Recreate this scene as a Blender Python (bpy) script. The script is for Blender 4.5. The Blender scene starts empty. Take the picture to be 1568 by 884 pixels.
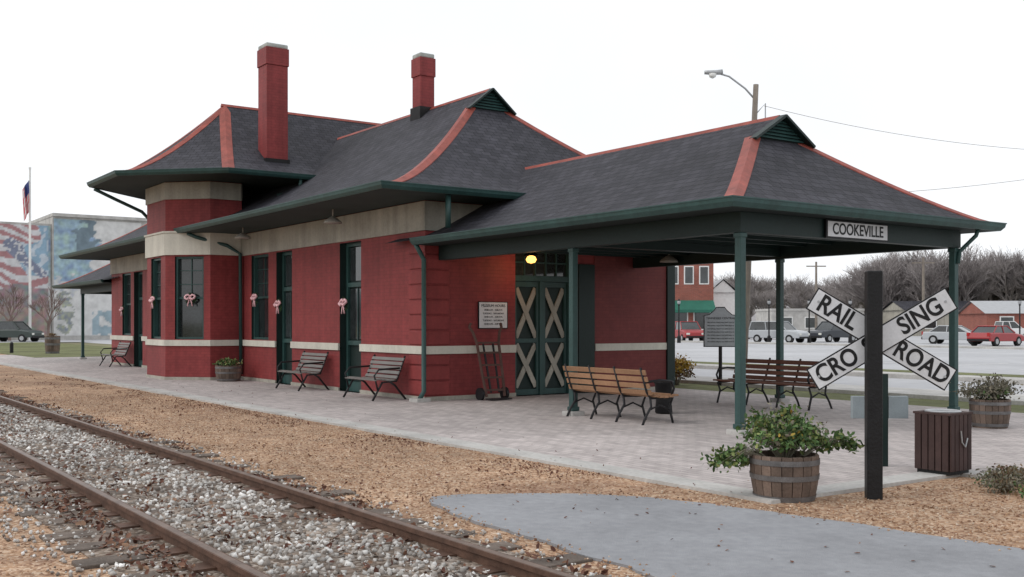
import bpy, bmesh, math, random
import numpy as np
from mathutils import Vector, Matrix, noise
random.seed(7); rng=np.random.default_rng(7)
S=bpy.context.scene
# ------------------------------------------------------------ materials
def nn(nt,t,**k):
    n=nt.nodes.new(t)
    for a,b in k.items(): setattr(n,a,b)
    return n
def base(name,rough=.8,metal=0,spec=.3):
    m=bpy.data.materials.new(name); m.use_nodes=True; nt=m.node_tree
    p=nt.nodes['Principled BSDF']; p.inputs['Roughness'].default_value=rough
    p.inputs['Metallic'].default_value=metal; p.inputs['Specular IOR Level'].default_value=spec
    return m,nt,p
def c4(c): return (c[0],c[1],c[2],1)
def vary(nt,col_out,pos,scale,amt,detail=5,stretch=None):
    n=nn(nt,'ShaderNodeTexNoise'); n.inputs['Scale'].default_value=scale; n.inputs['Detail'].default_value=detail
    if stretch:
        mp=nn(nt,'ShaderNodeMapping'); mp.inputs['Scale'].default_value=stretch; nt.links.new(pos,mp.inputs['Vector']); pos=mp.outputs[0]
    nt.links.new(pos,n.inputs['Vector'])
    mr=nn(nt,'ShaderNodeMapRange'); mr.inputs['From Min'].default_value=.3; mr.inputs['From Max'].default_value=.7
    mr.inputs['To Min'].default_value=1-amt; mr.inputs['To Max'].default_value=1+amt
    nt.links.new(n.outputs['Fac'],mr.inputs['Value'])
    v=nn(nt,'ShaderNodeVectorMath',operation='SCALE'); nt.links.new(col_out,v.inputs[0]); nt.links.new(mr.outputs[0],v.inputs['Scale'])
    return v.outputs[0]
def addbump(nt,p,h,strength,dist):
    b=nn(nt,'ShaderNodeBump'); b.inputs['Strength'].default_value=strength; b.inputs['Distance'].default_value=dist
    nt.links.new(h,b.inputs['Height']); nt.links.new(b.outputs[0],p.inputs['Normal'])
def mat(name,col,rough=.8,var=.15,vs=1.5,bump=.2,bs=30,metal=0,spec=.3,island=0,streak=0):
    m,nt,p=base(name,rough,metal,spec)
    g=nn(nt,'ShaderNodeNewGeometry'); rgb=nn(nt,'ShaderNodeRGB'); rgb.outputs[0].default_value=c4(col)
    o=rgb.outputs[0]
    if island:
        mr=nn(nt,'ShaderNodeMapRange'); mr.inputs['To Min'].default_value=1-island; mr.inputs['To Max'].default_value=1+island
        nt.links.new(g.outputs['Random Per Island'],mr.inputs['Value'])
        v=nn(nt,'ShaderNodeVectorMath',operation='SCALE'); nt.links.new(o,v.inputs[0]); nt.links.new(mr.outputs[0],v.inputs['Scale']); o=v.outputs[0]
    if var: 
        o=vary(nt,o,g.outputs['Position'],vs,var); o=vary(nt,o,g.outputs['Position'],vs*14,var*.6)
    if streak: o=vary(nt,o,g.outputs['Position'],1,streak,5,(6,6,.5))
    nt.links.new(o,p.inputs['Base Color'])
    if bump:
        n=nn(nt,'ShaderNodeTexNoise'); n.inputs['Scale'].default_value=bs; n.inputs['Detail'].default_value=4
        nt.links.new(g.outputs['Position'],n.inputs['Vector']); addbump(nt,p,n.outputs['Fac'],bump,.01)
    return m
def ramp_island(name,cols,rough=.8,var=.15):
    m,nt,p=base(name,rough)
    g=nn(nt,'ShaderNodeNewGeometry'); r=nn(nt,'ShaderNodeValToRGB'); e=r.color_ramp.elements
    while len(e)<len(cols): e.new(.5)
    for i,c in enumerate(cols): e[i].position=i/(len(cols)-1); e[i].color=c4(c)
    nt.links.new(g.outputs['Random Per Island'],r.inputs[0])
    o=vary(nt,r.outputs[0],g.outputs['Position'],5,var)
    o=vary(nt,o,g.outputs['Position'],.9,var)
    nt.links.new(o,p.inputs['Base Color'])
    return m
def brickmat(name,c1,c2,mortar,bw,rh,ms,rough=.75,bump=.5,dist=.01,var=.15,vs=.8,off=.5,bias=0,spec=.3,vs2=9,streak=0):
    m,nt,p=base(name,rough,0,spec)
    uv=nn(nt,'ShaderNodeUVMap'); uv.uv_map='UVMap'; g=nn(nt,'ShaderNodeNewGeometry')
    b=nn(nt,'ShaderNodeTexBrick'); b.offset=off
    for k,v in (('Scale',1),('Brick Width',bw),('Row Height',rh),('Mortar Size',ms),('Mortar Smooth',.3),('Bias',bias)): b.inputs[k].default_value=v
    b.inputs['Color1'].default_value=c4(c1); b.inputs['Color2'].default_value=c4(c2); b.inputs['Mortar'].default_value=c4(mortar)
    nt.links.new(uv.outputs[0],b.inputs['Vector'])
    o=vary(nt,b.outputs['Color'],g.outputs['Position'],vs,var); o=vary(nt,o,g.outputs['Position'],vs2,var*.7)
    if streak: o=vary(nt,o,g.outputs['Position'],1,streak,5,(5,5,.4))
    nt.links.new(o,p.inputs['Base Color'])
    inv=nn(nt,'ShaderNodeMath',operation='SUBTRACT'); inv.inputs[0].default_value=1; nt.links.new(b.outputs['Fac'],inv.inputs[1])
    n=nn(nt,'ShaderNodeTexNoise'); n.inputs['Scale'].default_value=35; nt.links.new(g.outputs['Position'],n.inputs['Vector'])
    ad=nn(nt,'ShaderNodeMath',operation='MULTIPLY_ADD'); ad.inputs[1].default_value=.5
    nt.links.new(n.outputs['Fac'],ad.inputs[0]); nt.links.new(inv.outputs[0],ad.inputs[2])
    addbump(nt,p,ad.outputs[0],bump,dist)
    return m
def pebblemat(name,cols,scale,var=.25,vs=.7,bump=.8,dist=.012,litter=None):
    m,nt,p=base(name,.9)
    g=nn(nt,'ShaderNodeNewGeometry'); v=nn(nt,'ShaderNodeTexVoronoi'); v.inputs['Scale'].default_value=scale
    nt.links.new(g.outputs['Position'],v.inputs['Vector'])
    sx=nn(nt,'ShaderNodeSeparateColor'); nt.links.new(v.outputs['Color'],sx.inputs[0])
    r=nn(nt,'ShaderNodeValToRGB'); e=r.color_ramp.elements
    while len(e)<len(cols): e.new(.5)
    for i,c in enumerate(cols): e[i].position=i/(len(cols)-1); e[i].color=c4(c)
    nt.links.new(sx.outputs[0],r.inputs[0])
    o=vary(nt,r.outputs[0],g.outputs['Position'],vs,var,8); o=vary(nt,o,g.outputs['Position'],vs*7,var*.7,6)
    if litter:
        n=nn(nt,'ShaderNodeTexNoise'); n.inputs['Scale'].default_value=.55; n.inputs['Detail'].default_value=9; n.inputs['Roughness'].default_value=.72
        nt.links.new(g.outputs['Position'],n.inputs['Vector'])
        mr=nn(nt,'ShaderNodeMapRange'); mr.inputs['From Min'].default_value=.52; mr.inputs['From Max'].default_value=.66; mr.inputs['To Max'].default_value=.65
        nt.links.new(n.outputs['Fac'],mr.inputs['Value'])
        mx=nn(nt,'ShaderNodeMixRGB'); nt.links.new(mr.outputs[0],mx.inputs[0]); nt.links.new(o,mx.inputs[1]); mx.inputs[2].default_value=c4(litter); o=mx.outputs[0]
    nt.links.new(o,p.inputs['Base Color'])
    inv=nn(nt,'ShaderNodeMath',operation='SUBTRACT'); inv.inputs[0].default_value=1; nt.links.new(v.outputs['Distance'],inv.inputs[1])
    addbump(nt,p,inv.outputs[0],bump,dist)
    return m
def emis(name,col,s):
    m=bpy.data.materials.new(name); m.use_nodes=True; nt=m.node_tree; nt.nodes.clear()
    e=nn(nt,'ShaderNodeEmission'); e.inputs[0].default_value=c4(col); e.inputs[1].default_value=s
    o=nn(nt,'ShaderNodeOutputMaterial'); nt.links.new(e.outputs[0],o.inputs[0]); return m
def vcolmat(name,rough=.8,noisy=.15):
    m,nt,p=base(name,rough); a=nn(nt,'ShaderNodeVertexColor'); a.layer_name='Col'; g=nn(nt,'ShaderNodeNewGeometry')
    o=vary(nt,a.outputs[0],g.outputs['Position'],1.5,noisy); nt.links.new(o,p.inputs['Base Color']); return m

M={}
M['brick']=brickmat('painted_red_brick',(.245,.042,.042),(.225,.037,.038),(.185,.031,.032),.21,.075,.006,.6,.28,.006,.15,streak=.12)
M['quoin']=mat('painted_red_quoin',(.235,.040,.040),.6,.14,streak=.1)
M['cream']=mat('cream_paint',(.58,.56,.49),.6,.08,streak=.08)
M['creamd']=mat('weathered_shaded_cream_paint',(.37,.35,.30),.65,.14,streak=.14)  # streaky cream; base colour also darkened to paint in under-eave shade on friezes
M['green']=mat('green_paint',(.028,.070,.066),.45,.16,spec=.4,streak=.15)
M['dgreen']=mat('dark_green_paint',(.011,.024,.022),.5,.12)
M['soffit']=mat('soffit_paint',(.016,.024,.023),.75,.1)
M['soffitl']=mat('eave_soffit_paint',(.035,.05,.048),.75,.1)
M['roof']=brickmat('slate_shingles',(.028,.028,.036),(.048,.047,.058),(.012,.012,.016),.24,.17,.009,.75,.8,.02,.25,.35,vs2=4,streak=.14)
M['ridge']=mat('red_ridge_metal',(.27,.062,.045),.55,.22,2,streak=.18)
M['glass']=mat('window_glass',(.03,.036,.038),.05,.5,.9,0,spec=.8)
M['black']=mat('black_paint',(.010,.010,.011),.5,.2,6,.4,40)
M['iron']=mat('wrought_iron',(.018,.018,.02),.5,.1)
M['white']=mat('white_paint',(.78,.78,.76),.6,.06,4)
M['globe']=mat('lamp_globe',(.35,.36,.37),.4,.06,4)
M['signw']=mat('sign_white',(.66,.67,.69),.5,.09,3,streak=.07)
M['wood']=mat('bench_wood',(.33,.185,.105),.6,.18,2,.3,island=.2)
M['wood2']=mat('dark_bench_wood',(.15,.065,.045),.6,.15,2,.3,island=.18)
M['slat']=mat('bench_metal_slats',(.19,.18,.17),.5,.12,3,.1)
M['barrel']=mat('barrel_staves',(.15,.11,.088),.85,.25,5,.6,island=.35,streak=.2)
M['hoop']=mat('barrel_hoop',(.16,.155,.155),.55,.3,8,metal=.4)
M['soil']=mat('soil',(.05,.035,.025),.95,.3,20)
M['tslat']=mat('receptacle_slats',(.060,.035,.032),.7,.2,5,.3,island=.22,streak=.15)
M['truck']=mat('weathered_truck_wood',(.11,.06,.05),.8,.2,4,.3)
M['conc']=mat('concrete',(.46,.45,.43),.85,.18,1.5,.4,60)
M['asph']=mat('asphalt_path',(.30,.307,.325),.9,.14,.9,1.0,130)
M['lot']=mat('parking_lot_asphalt',(.44,.445,.46),.9,.12,.15,.4,40)
M['line']=mat('road_marking',(.75,.75,.73),.8,.15,3)
M['paver']=brickmat('brick_pavers',(.40,.36,.35),(.52,.47,.455),(.25,.225,.215),.21,.105,.006,.85,.5,.005,.16,.4,vs2=4)
M['gravel']=pebblemat('pea_gravel',[(.17,.085,.05),(.35,.215,.13),(.43,.28,.18),(.54,.42,.31)],42,.25,.5,litter=(.19,.10,.065))
M['peb']=ramp_island('pebbles',[(.17,.085,.05),(.33,.20,.12),(.43,.28,.18),(.60,.50,.40)],.85,.24)
M['bal']=ramp_island('ballast_stones',[(.16,.13,.11),(.36,.33,.30),(.52,.50,.47),(.74,.73,.71)],.85,.28)
M['balbed']=pebblemat('ballast_bed',[(.08,.055,.04),(.20,.155,.12),(.34,.29,.25)],26,.35,1.2,1,.02,litter=(.12,.065,.045))
M['leaf']=ramp_island('dead_leaves',[(.085,.035,.025),(.14,.065,.045),(.20,.10,.065),(.28,.17,.11)],.8)
M['tie']=mat('railroad_tie',(.13,.105,.088),.9,.3,6,.8,60,island=.2)
M['rail']=mat('rusty_rail',(.12,.068,.048),.65,.3,8,.4,metal=.2)
M['railtop']=mat('rail_head',(.19,.14,.115),.45,.25,8,0,metal=.4)
M['grass']=mat('grass',(.14,.15,.065),.95,.3,.4,.8,60)
M['ground']=mat('ground_dirt_grass',(.19,.18,.10),.95,.3,.06,.5,20)
M['fol']=ramp_island('foliage',[(.03,.06,.022),(.06,.12,.035),(.11,.18,.06),(.20,.22,.07)],.6,.25)
M['foly']=ramp_island('yellow_foliage',[(.28,.19,.03),(.40,.29,.05),(.42,.22,.05)],.6)
M['folg']=ramp_island('grey_foliage',[(.09,.08,.06),(.17,.16,.12),(.26,.23,.17)],.8)
M['folb']=ramp_island('dry_brown_foliage',[(.10,.045,.03),(.17,.10,.06),(.24,.18,.10),(.12,.14,.06)],.8)
M['bark']=mat('bare_branches',(.27,.245,.24),.9,.2,.2,0)  # grey-brown bark, lightened so the colour carries distance haze
M['bark2']=mat('bare_branches_brown',(.22,.16,.14),.9,.2,.5,0)
M['hill']=mat('distant_hill',(.30,.29,.30),1,.25,.05,0)
M['pole']=mat('wood_pole',(.22,.19,.16),.9,.15,3,.4,streak=.2)
M['galv']=mat('galvanized',(.42,.43,.44),.45,.08,3,0,metal=.5)
M['marker']=mat('marker_plaque',(.33,.35,.37),.5,.1,6)
M['pink']=mat('pink_bow',(.75,.45,.48),.6,.1)
M['wreath']=ramp_island('wreath_green',[(.02,.05,.02),(.05,.09,.04)],.8)
M['lamp']=emis('lamp_bulb',(1,.46,.10),3.5)
M['gray']=mat('gray_box',(.25,.29,.31),.5,.1,5)
M['brick2']=brickmat('building_brick',(.33,.10,.07),(.26,.08,.06),(.25,.18,.15),.4,.12,.012,.8,.3,.01,.15)
M['awn']=mat('green_awning',(.03,.14,.10),.7,.1)
M['tire']=mat('tire',(.02,.02,.02),.8,.1)
M['louver']=mat('louver_dark',(.012,.02,.02),.7,.1)
M['chcap']=mat('chimney_cap',(.40,.42,.40),.8,.2,4)
M['newbrick']=brickmat('infill_brick',(.17,.036,.034),(.155,.032,.032),(.13,.028,.028),.21,.075,.006,.65,.3,.006,.14)
M['hood']=mat('lamp_shade',(.33,.31,.28),.5,.1)
# ------------------------------------------------------------ builders
def link(o): S.collection.objects.link(o)
def grp(name,loc=(0,0,0),rot=0):
    e=bpy.data.objects.new(name,None); e.empty_display_size=.3; e.location=loc; e.rotation_euler=(0,0,rot); link(e); return e
def pmat(e): return Matrix.Translation(e.location)@Matrix.Rotation(e.rotation_euler.z,4,'Z')
def setparent(o,par,local):
    if par is None: return
    o.parent=par
    if not local: o.matrix_parent_inverse=pmat(par).inverted()
BOXF=[(0,3,2,1),(4,5,6,7),(0,1,5,4),(1,2,6,5),(2,3,7,6),(3,0,4,7)]
class B:
    def __init__(s,name,m,par=None,local=False): s.n=name;s.m=m;s.p=par;s.l=local;s.v=[];s.f=[]
    def add(s,vs,fs):
        k=len(s.v); s.v+= [tuple(v) for v in vs]; s.f+=[tuple(i+k for i in f) for f in fs]; return s
    def box(s,x0,x1,y0,y1,z0,z1):
        return s.add([(x0,y0,z0),(x1,y0,z0),(x1,y1,z0),(x0,y1,z0),(x0,y0,z1),(x1,y0,z1),(x1,y1,z1),(x0,y1,z1)],BOXF)
    def fb(s,F,u0,u1,n0,n1,z0,z1):
        P=lambda u,n,z:(F[0]+F[2]*u+F[4]*n,F[1]+F[3]*u+F[5]*n,z)
        return s.add([P(u0,n0,z0),P(u1,n0,z0),P(u1,n1,z0),P(u0,n1,z0),P(u0,n0,z1),P(u1,n0,z1),P(u1,n1,z1),P(u0,n1,z1)],BOXF)
    def prism(s,poly,z0,z1):
        n=len(poly); vs=[(p[0],p[1],z0) for p in poly]+[(p[0],p[1],z1) for p in poly]
        fs=[tuple(range(n))[::-1],tuple(range(n,2*n))]+[(i,(i+1)%n,n+(i+1)%n,n+i) for i in range(n)]
        return s.add(vs,fs)
    def beam(s,a,b,w,h,up=(0,0,1)):
        a=Vector(a);b=Vector(b);d=(b-a).normalized();u=Vector(up)
        if abs(d.dot(u))>.99: u=Vector((1,0,0))
        r=d.cross(u).normalized()*w/2; t=r.cross(d).normalized()*h/2
        return s.add([a-r-t,b-r-t,b+r-t,a+r-t,a-r+t,b-r+t,b+r+t,a+r+t],BOXF)
    def tube(s,path,r,seg=8,r1=None,caps=True):
        path=[Vector(p) for p in path]; n=len(path); ring=[]
        prev=None
        for i,p in enumerate(path):
            d=(path[min(i+1,n-1)]-path[max(i-1,0)]).normalized()
            a=Vector((0,0,1)) if abs(d.z)<.9 else Vector((1,0,0))
            if prev is not None:
                a=prev
            x=d.cross(a).normalized(); y=x.cross(d).normalized(); prev=y
            rr=r if r1 is None else r+(r1-r)*i/(n-1)
            ring+=[p+x*math.cos(2*math.pi*k/seg)*rr+y*math.sin(2*math.pi*k/seg)*rr for k in range(seg)]
        fs=[(i*seg+k,i*seg+(k+1)%seg,(i+1)*seg+(k+1)%seg,(i+1)*seg+k) for i in range(n-1) for k in range(seg)]
        if caps: fs+=[tuple(range(seg))[::-1],tuple(range((n-1)*seg,n*seg))]
        return s.add(ring,fs)
    def lathe(s,prof,cx,cy,seg=20,axis='z'):
        vs=[];n=len(prof)
        for r,z in prof:
            for k in range(seg):
                a=2*math.pi*k/seg; vs.append((cx+r*math.cos(a),cy+r*math.sin(a),z))
        fs=[(i*seg+k,i*seg+(k+1)%seg,(i+1)*seg+(k+1)%seg,(i+1)*seg+k) for i in range(n-1) for k in range(seg)]
        fs+=[tuple(range(seg))[::-1],tuple(range((n-1)*seg,n*seg))]
        return s.add(vs,fs)
    def done(s,bevel=0,smooth=False,uv=True,recalc=True):
        me=bpy.data.meshes.new(s.n); me.from_pydata(s.v,[],s.f); me.materials.append(M[s.m] if isinstance(s.m,str) else s.m)
        if recalc:
            bm=bmesh.new(); bm.from_mesh(me); bmesh.ops.recalc_face_normals(bm,faces=bm.faces); bm.to_mesh(me); bm.free()
        if uv:
            L=me.uv_layers.new(name='UVMap'); me.update()
            for p in me.polygons:
                n=p.normal
                if abs(n.z)>.97:
                    for li in p.loop_indices:
                        c=me.vertices[me.loops[li].vertex_index].co; L.data[li].uv=(c.x,c.y)
                else:
                    t=Vector((-n.y,n.x,0)).normalized()
                    if t.x<-.01 or (abs(t.x)<=.01 and t.y<0): t=-t
                    k=1/math.sqrt(max(.05,1-n.z*n.z))
                    if k>1.05: k=1.9
                    for li in p.loop_indices:
                        c=me.vertices[me.loops[li].vertex_index].co; L.data[li].uv=(c.dot(t),c.z*k)
        if smooth:
            for p in me.polygons: p.use_smooth=True
        o=bpy.data.objects.new(s.n,me); link(o); setparent(o,s.p,s.l)
        if bevel:
            b=o.modifiers.new('bevel','BEVEL'); b.width=bevel; b.segments=2; b.limit_method='ANGLE'
        return o
def offs(poly,i,o,closed=True):
    n=len(poly); p=Vector(poly[i])
    a=Vector(poly[(i-1)%n]) if (closed or i>0) else None
    b=Vector(poly[(i+1)%n]) if (closed or i<n-1) else None
    def nor(p,q): d=(q-p).normalized(); return Vector((d.y,-d.x))
    if a is None: return p+nor(p,b)*o
    if b is None: return p+nor(a,p)*o
    n1=nor(a,p); n2=nor(p,b); m=(n1+n2); m/= (1+n1.dot(n2)); return p+m*o
def sweep(b,poly,prof,closed=True):
    n=len(poly); k=len(prof); vs=[]
    for i in range(n):
        for (o,z) in prof:
            q=offs(poly,i,o,closed); vs.append((q.x,q.y,z))
    fs=[]
    for i in range(n if closed else n-1):
        j=(i+1)%n
        for a in range(k): fs.append((i*k+a,j*k+a,j*k+(a+1)%k,i*k+(a+1)%k))
    if not closed: fs+=[tuple(range(k)),tuple(range((n-1)*k,n*k))]
    return b.add(vs,fs)
def text(body,size,loc,xd,up,m,par,name='lettering',ext=.002,sx=1,bold=0):
    c=bpy.data.curves.new(name,'FONT'); c.body=body; c.size=size; c.align_x='CENTER'; c.align_y='CENTER'; c.extrude=ext; c.offset=bold
    o=bpy.data.objects.new(name,c); link(o); c.materials.append(M[m])
    x=Vector(xd).normalized(); u=Vector(up).normalized(); n=x.cross(u)
    o.matrix_world=Matrix.Translation(loc)@Matrix((( x.x,u.x,n.x,0),(x.y,u.y,n.y,0),(x.z,u.z,n.z,0),(0,0,0,1)))@Matrix.Diagonal((sx,1,1,1))
    o.parent=par; o.matrix_parent_inverse=pmat(par).inverted()
    return o
def scatter(name,tv,tf,pos,scl,m,par=None,flat=0):
    tv=np.array(tv,float); N=len(pos); q=rng.normal(size=(N,4))
    if flat: q[:,1]*=flat; q[:,2]*=flat
    q/=np.linalg.norm(q,axis=1)[:,None]; w,x,y,z=q.T
    R=np.stack([1-2*(y*y+z*z),2*(x*y-w*z),2*(x*z+w*y),2*(x*y+w*z),1-2*(x*x+z*z),2*(y*z-w*x),2*(x*z-w*y),2*(y*z+w*x),1-2*(x*x+y*y)],1).reshape(N,3,3)
    V=np.einsum('nij,nkj->nki',R,tv[None]*scl[:,None,:])+pos[:,None,:]
    k=len(tv); nf=len(tf); fl=len(tf[0])
    F=(np.array(tf)[None]+(np.arange(N)*k)[:,None,None]).reshape(-1)
    me=bpy.data.meshes.new(name); me.vertices.add(N*k); me.vertices.foreach_set('co',V.reshape(-1))
    me.loops.add(N*nf*fl); me.loops.foreach_set('vertex_index',F.astype(np.int32))
    me.polygons.add(N*nf); me.polygons.foreach_set('loop_start',(np.arange(N*nf)*fl).astype(np.int32))
    me.update(calc_edges=True); me.validate(); me.materials.append(M[m])
    o=bpy.data.objects.new(name,me); link(o)
    if par: setparent(o,par,False)
    return o
OV=[(1,0,0),(-1,0,0),(0,1,0),(0,-1,0),(0,0,1),(0,0,-1)]
OF=[(0,2,4),(2,1,4),(1,3,4),(3,0,4),(2,0,5),(1,2,5),(3,1,5),(0,3,5)]
LV=[(0,-1,0),(.55,-.2,.12),(.35,.7,.1),(0,1,-.05),(-.35,.7,.15),(-.55,-.2,.1),(0,0,-.08)]
LF=[(0,1,6),(1,2,6),(2,3,6),(3,4,6),(4,5,6),(5,0,6)]
def U(n,a,b): return rng.uniform(a,b,n)
# ------------------------------------------------------------ ground
B('ground','ground').add([(-3000,-3000,0),(3000,-3000,0),(3000,3000,0),(-3000,3000,0)],[(0,1,2,3)]).done(uv=False)
def ngrid(name,m,xs,ys,f):
    b=B(name,m); nx=len(xs);ny=len(ys)
    b.add([(x,y,f(x,y)) for x in xs for y in ys],[(i*ny+j,(i+1)*ny+j,(i+1)*ny+j+1,i*ny+j+1) for i in range(nx-1) for j in range(ny-1)])
    return b.done(uv=False,smooth=True,recalc=False)
def gz(x,y): return .022+.012*noise.noise((x*.9,y*.9,0))+.006*noise.noise((x*4,y*4,3))
xs=list(np.arange(-160,-40,2.0))+list(np.arange(-40,12.1,.25)); ys=list(np.arange(-14,14.1,.25))
ngrid('gravel_ground','gravel',xs,ys,gz)
def bz(x,y): return gz(x,y)+.006+.018*max(0,1-((y-3.04)/1.25)**2)
ngrid('ballast_bed','balbed',list(np.arange(-160,-30,2.0))+list(np.arange(-30,10,.25)),list(np.arange(1.75,4.31,.16)),bz)
tr=grp('railroad_track')
for nm,yc in (('far_rail',3.76),('near_rail',2.32)):
    prof=[(-.07,.0),(.07,.0),(.07,.015),(.012,.03),(.012,.10),(.036,.108),(.036,.14),(-.036,.14),(-.036,.108),(-.012,.10),(-.012,.03),(-.07,.015)]
    b=B(nm,'rail',tr); k=len(prof)
    b.add([(x,yc+o,z) for x in (-200,15) for o,z in prof],[(a,(a+1)%k,k+(a+1)%k,k+a) for a in range(k)]+[tuple(range(k)),tuple(range(k,2*k))]); b.done()
    B(nm+'_head','railtop',tr).box(-200,15,yc-.026,yc+.026,.13,.1415).done()
b=B('ties','tie',tr); x=8
while x>-60:
    r=random.uniform(-.05,.05); w=.11; y0=1.72+random.uniform(-.12,.12); t=.042+random.uniform(-.014,.006)
    b.box(x-w+r,x+w+r,y0,y0+2.6,-.1,t); x-=.56
b.done(.008)
b=B('tie_plates','rail',tr); x=8
while x>-40:
    for yc in (3.76,2.32): b.box(x-.09,x+.09,yc-.16,yc+.16,.03,.055)
    x-=.56
b.done()
def zz(P,f=gz): return np.array([f(a,b) for a,b in P])
def ns(X,Y,a,b,c): return np.array([noise.noise((x*a,y*b,c)) for x,y in zip(X,Y)])
n=15000; X=-2-rng.random(n)**1.4*32; Y=U(n,2.42,3.66); keep=rng.random(n)<np.clip(1.05-.15*np.abs(np.sin(X*math.pi/.56))-.9*np.clip(ns(X,Y,1.1,1.6,4)+.05,0,1)-1.0*np.clip(np.abs(Y-3.04)-.30,0,1),0.05,1); X=X[keep];Y=Y[keep]
P=np.stack([X,Y,zz(zip(X,Y),bz)+.003],1); s=U(len(X),.009,.030)[:,None]*rng.uniform(.7,1.3,(len(X),3)); scatter('ballast_stones',OV,OF,P,s,'bal')
n=4800; X=-2-rng.random(n)**1.3*20; side=rng.random(n)<.6; Y=np.where(side,U(n,1.4,2.25),3.83+rng.random(n)**2*.6)
P=np.stack([X,Y,zz(zip(X,Y))+.012],1); s=U(n,.008,.022)[:,None]*rng.uniform(.7,1.3,(n,3)); scatter('track_shoulder_stones',OV,OF,P,s,'bal')
n=26000; X=-2.5-rng.random(n)**1.25*22; Y=np.where(rng.random(n)<.72,U(n,3.95,7.08),U(n,-.6,2.1))
P=np.stack([X,Y,zz(zip(X,Y))+.002],1); s=U(n,.005,.013)[:,None]*rng.uniform(.7,1.3,(n,3)); scatter('pea_gravel_stones',OV,OF,P,s,'peb')
n=7000; X=U(n,-6,1); Y=U(n,7,10.2); P=np.stack([X,Y,zz(zip(X,Y))+.003],1); s=U(n,.005,.014)[:,None]*rng.uniform(.7,1.3,(n,3)); scatter('gravel_bed_stones',OV,OF,P,s,'peb')
n=11000; X=-2.5-rng.random(n)**1.2*32; ch=rng.random(n)
Y=np.where(ch<.36,3.88+np.abs(rng.normal(0,.22,n)),np.where(ch<.70,2.22-np.abs(rng.normal(0,.28,n)),np.where(ch<.94,U(n,2.4,3.7),U(n,3.9,7.1))))
cl=ns(X,Y,.8,1.6,5); k=((cl>-.02)|(rng.random(n)<.10))&~((X>-8)&(Y>4.45)); X=X[k];Y=Y[k]
P=np.stack([X,Y,zz(zip(X,Y),bz)+.014],1); s=U(len(X),.014,.036)[:,None]*np.ones((1,3)); scatter('fallen_leaves',LV,LF,P,s,'leaf',flat=.35)
# fine leaf litter along platform edge and on path
n=5500; X=-6.5-rng.random(n)**1.2*26; Y=np.where(rng.random(n)<.6,7.05-np.abs(rng.normal(0,.5,n)),U(n,4.2,7.05)); cl=ns(X,Y,.6,1.2,15); k=(cl>.0)&(Y>4.2)&~((X>-8.2)&(Y<6.6)); X=X[k];Y=Y[k]
P=np.stack([X,Y,zz(zip(X,Y))+.010],1); scatter('leaf_litter',LV,LF,P,U(len(X),.008,.022)[:,None]*np.ones((1,3)),'leaf',flat=.35)
n=60; X=U(n,-7.5,-2); Y=U(n,4.6,6.6); scatter('stray_leaves',LV,LF,np.stack([X,Y,np.full(n,.052)],1),U(n,.010,.024)[:,None]*np.ones((1,3)),'leaf',flat=.2)
n=160; X=U(n,-30,-6.5); Y=7.12+rng.random(n)**2*2.5; scatter('platform_debris',LV,LF,np.stack([X,Y,np.full(n,.063)],1),U(n,.008,.02)[:,None]*np.ones((1,3)),'leaf',flat=.2)
# platform
plat=grp('brick_platform')
B('pavers','paver',plat).prism([(-56,7.45),(-6.4,7.45),(-6.4,10.3),(4,10.3),(4,17.6),(-56,17.6)],-.05,.05).done()
B('concrete_edge','conc',plat).prism([(-56,7.1),(-6.1,7.1),(-6.1,10.0),(4,10.0),(4,10.297),(-6.397,10.297),(-6.397,7.447),(-56,7.447)],-.05,.056).done()
B('grass_lawn','grass').box(-91,-50.6,9.7,18.0,-.03,.060).done()
pts=[(12,4.42),(-5.2,4.46),(-6.2,4.5),(-7.2,4.56),(-7.75,4.66),(-8.05,4.85),(-8.0,5.15),(-7.75,5.6),(-7.4,6.05),(-6.95,6.38),(-6.4,6.60),(-5.2,6.85),(-3.8,7.05),(12,8.6)]
fine=[]
for i in range(len(pts)):
    a=Vector(pts[i]);c=Vector(pts[(i+1)%len(pts)]); L=(c-a).length; k=max(1,int(min(L,14)/.12))
    for j in range(k):
        q=a.lerp(c,j/k); w=.06*noise.noise((q.x*3,q.y*3,1))+.03*noise.noise((q.x*9,q.y*9,1)); fine.append((q.x+w,q.y+w))
B('asphalt_path','asph').prism(fine,-.02,.045).done()
n=1500; idx=rng.integers(0,len(fine),n); FP=np.array(fine)[idx]+rng.normal(0,.06,(n,2)); k=FP[:,0]<0; FP=FP[k]
P=np.stack([FP[:,0],FP[:,1],np.full(len(FP),.046)],1); scatter('path_edge_gravel',OV,OF,P,U(len(FP),.005,.013)[:,None]*rng.uniform(.7,1.3,(len(FP),3)),'peb')
B('grass_verge','grass').box(-50.5,6,17.6,19.3,-.02,.045).done()
B('sidewalk','conc').box(-70,20,19.3,21.0,-.05,.13).done(.01)
B('parking_lot','lot').add([(-150,21.0,.008),(70,21.0,.008),(70,125,.008),(-150,125,.008)],[(0,1,2,3)]).done()
b=B('parking_lines','line')
for yy in (40,58,76):
    for i in range(26): x=-80+i*3.2; b.add([(x,yy-5,.013),(x+.12,yy-5,.013),(x+.12,yy,.013),(x,yy,.013)],[(0,1,2,3)])
b.done()
B('median_kerb','conc').box(-70,10,26.5,27.4,-.02,.14).done(.02)
B('median_grass','grass').box(-70,10,27.41,28.6,-.02,.15).done()
B('far_sidewalk','conc').box(-90,30,61.5,63,-.02,.13).done()
B('street_left','lot').add([(-104,-40,.04),(-91.1,-40,.04),(-91.1,22,.04),(-104,22,.04)],[(0,1,2,3)]).done()
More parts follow.
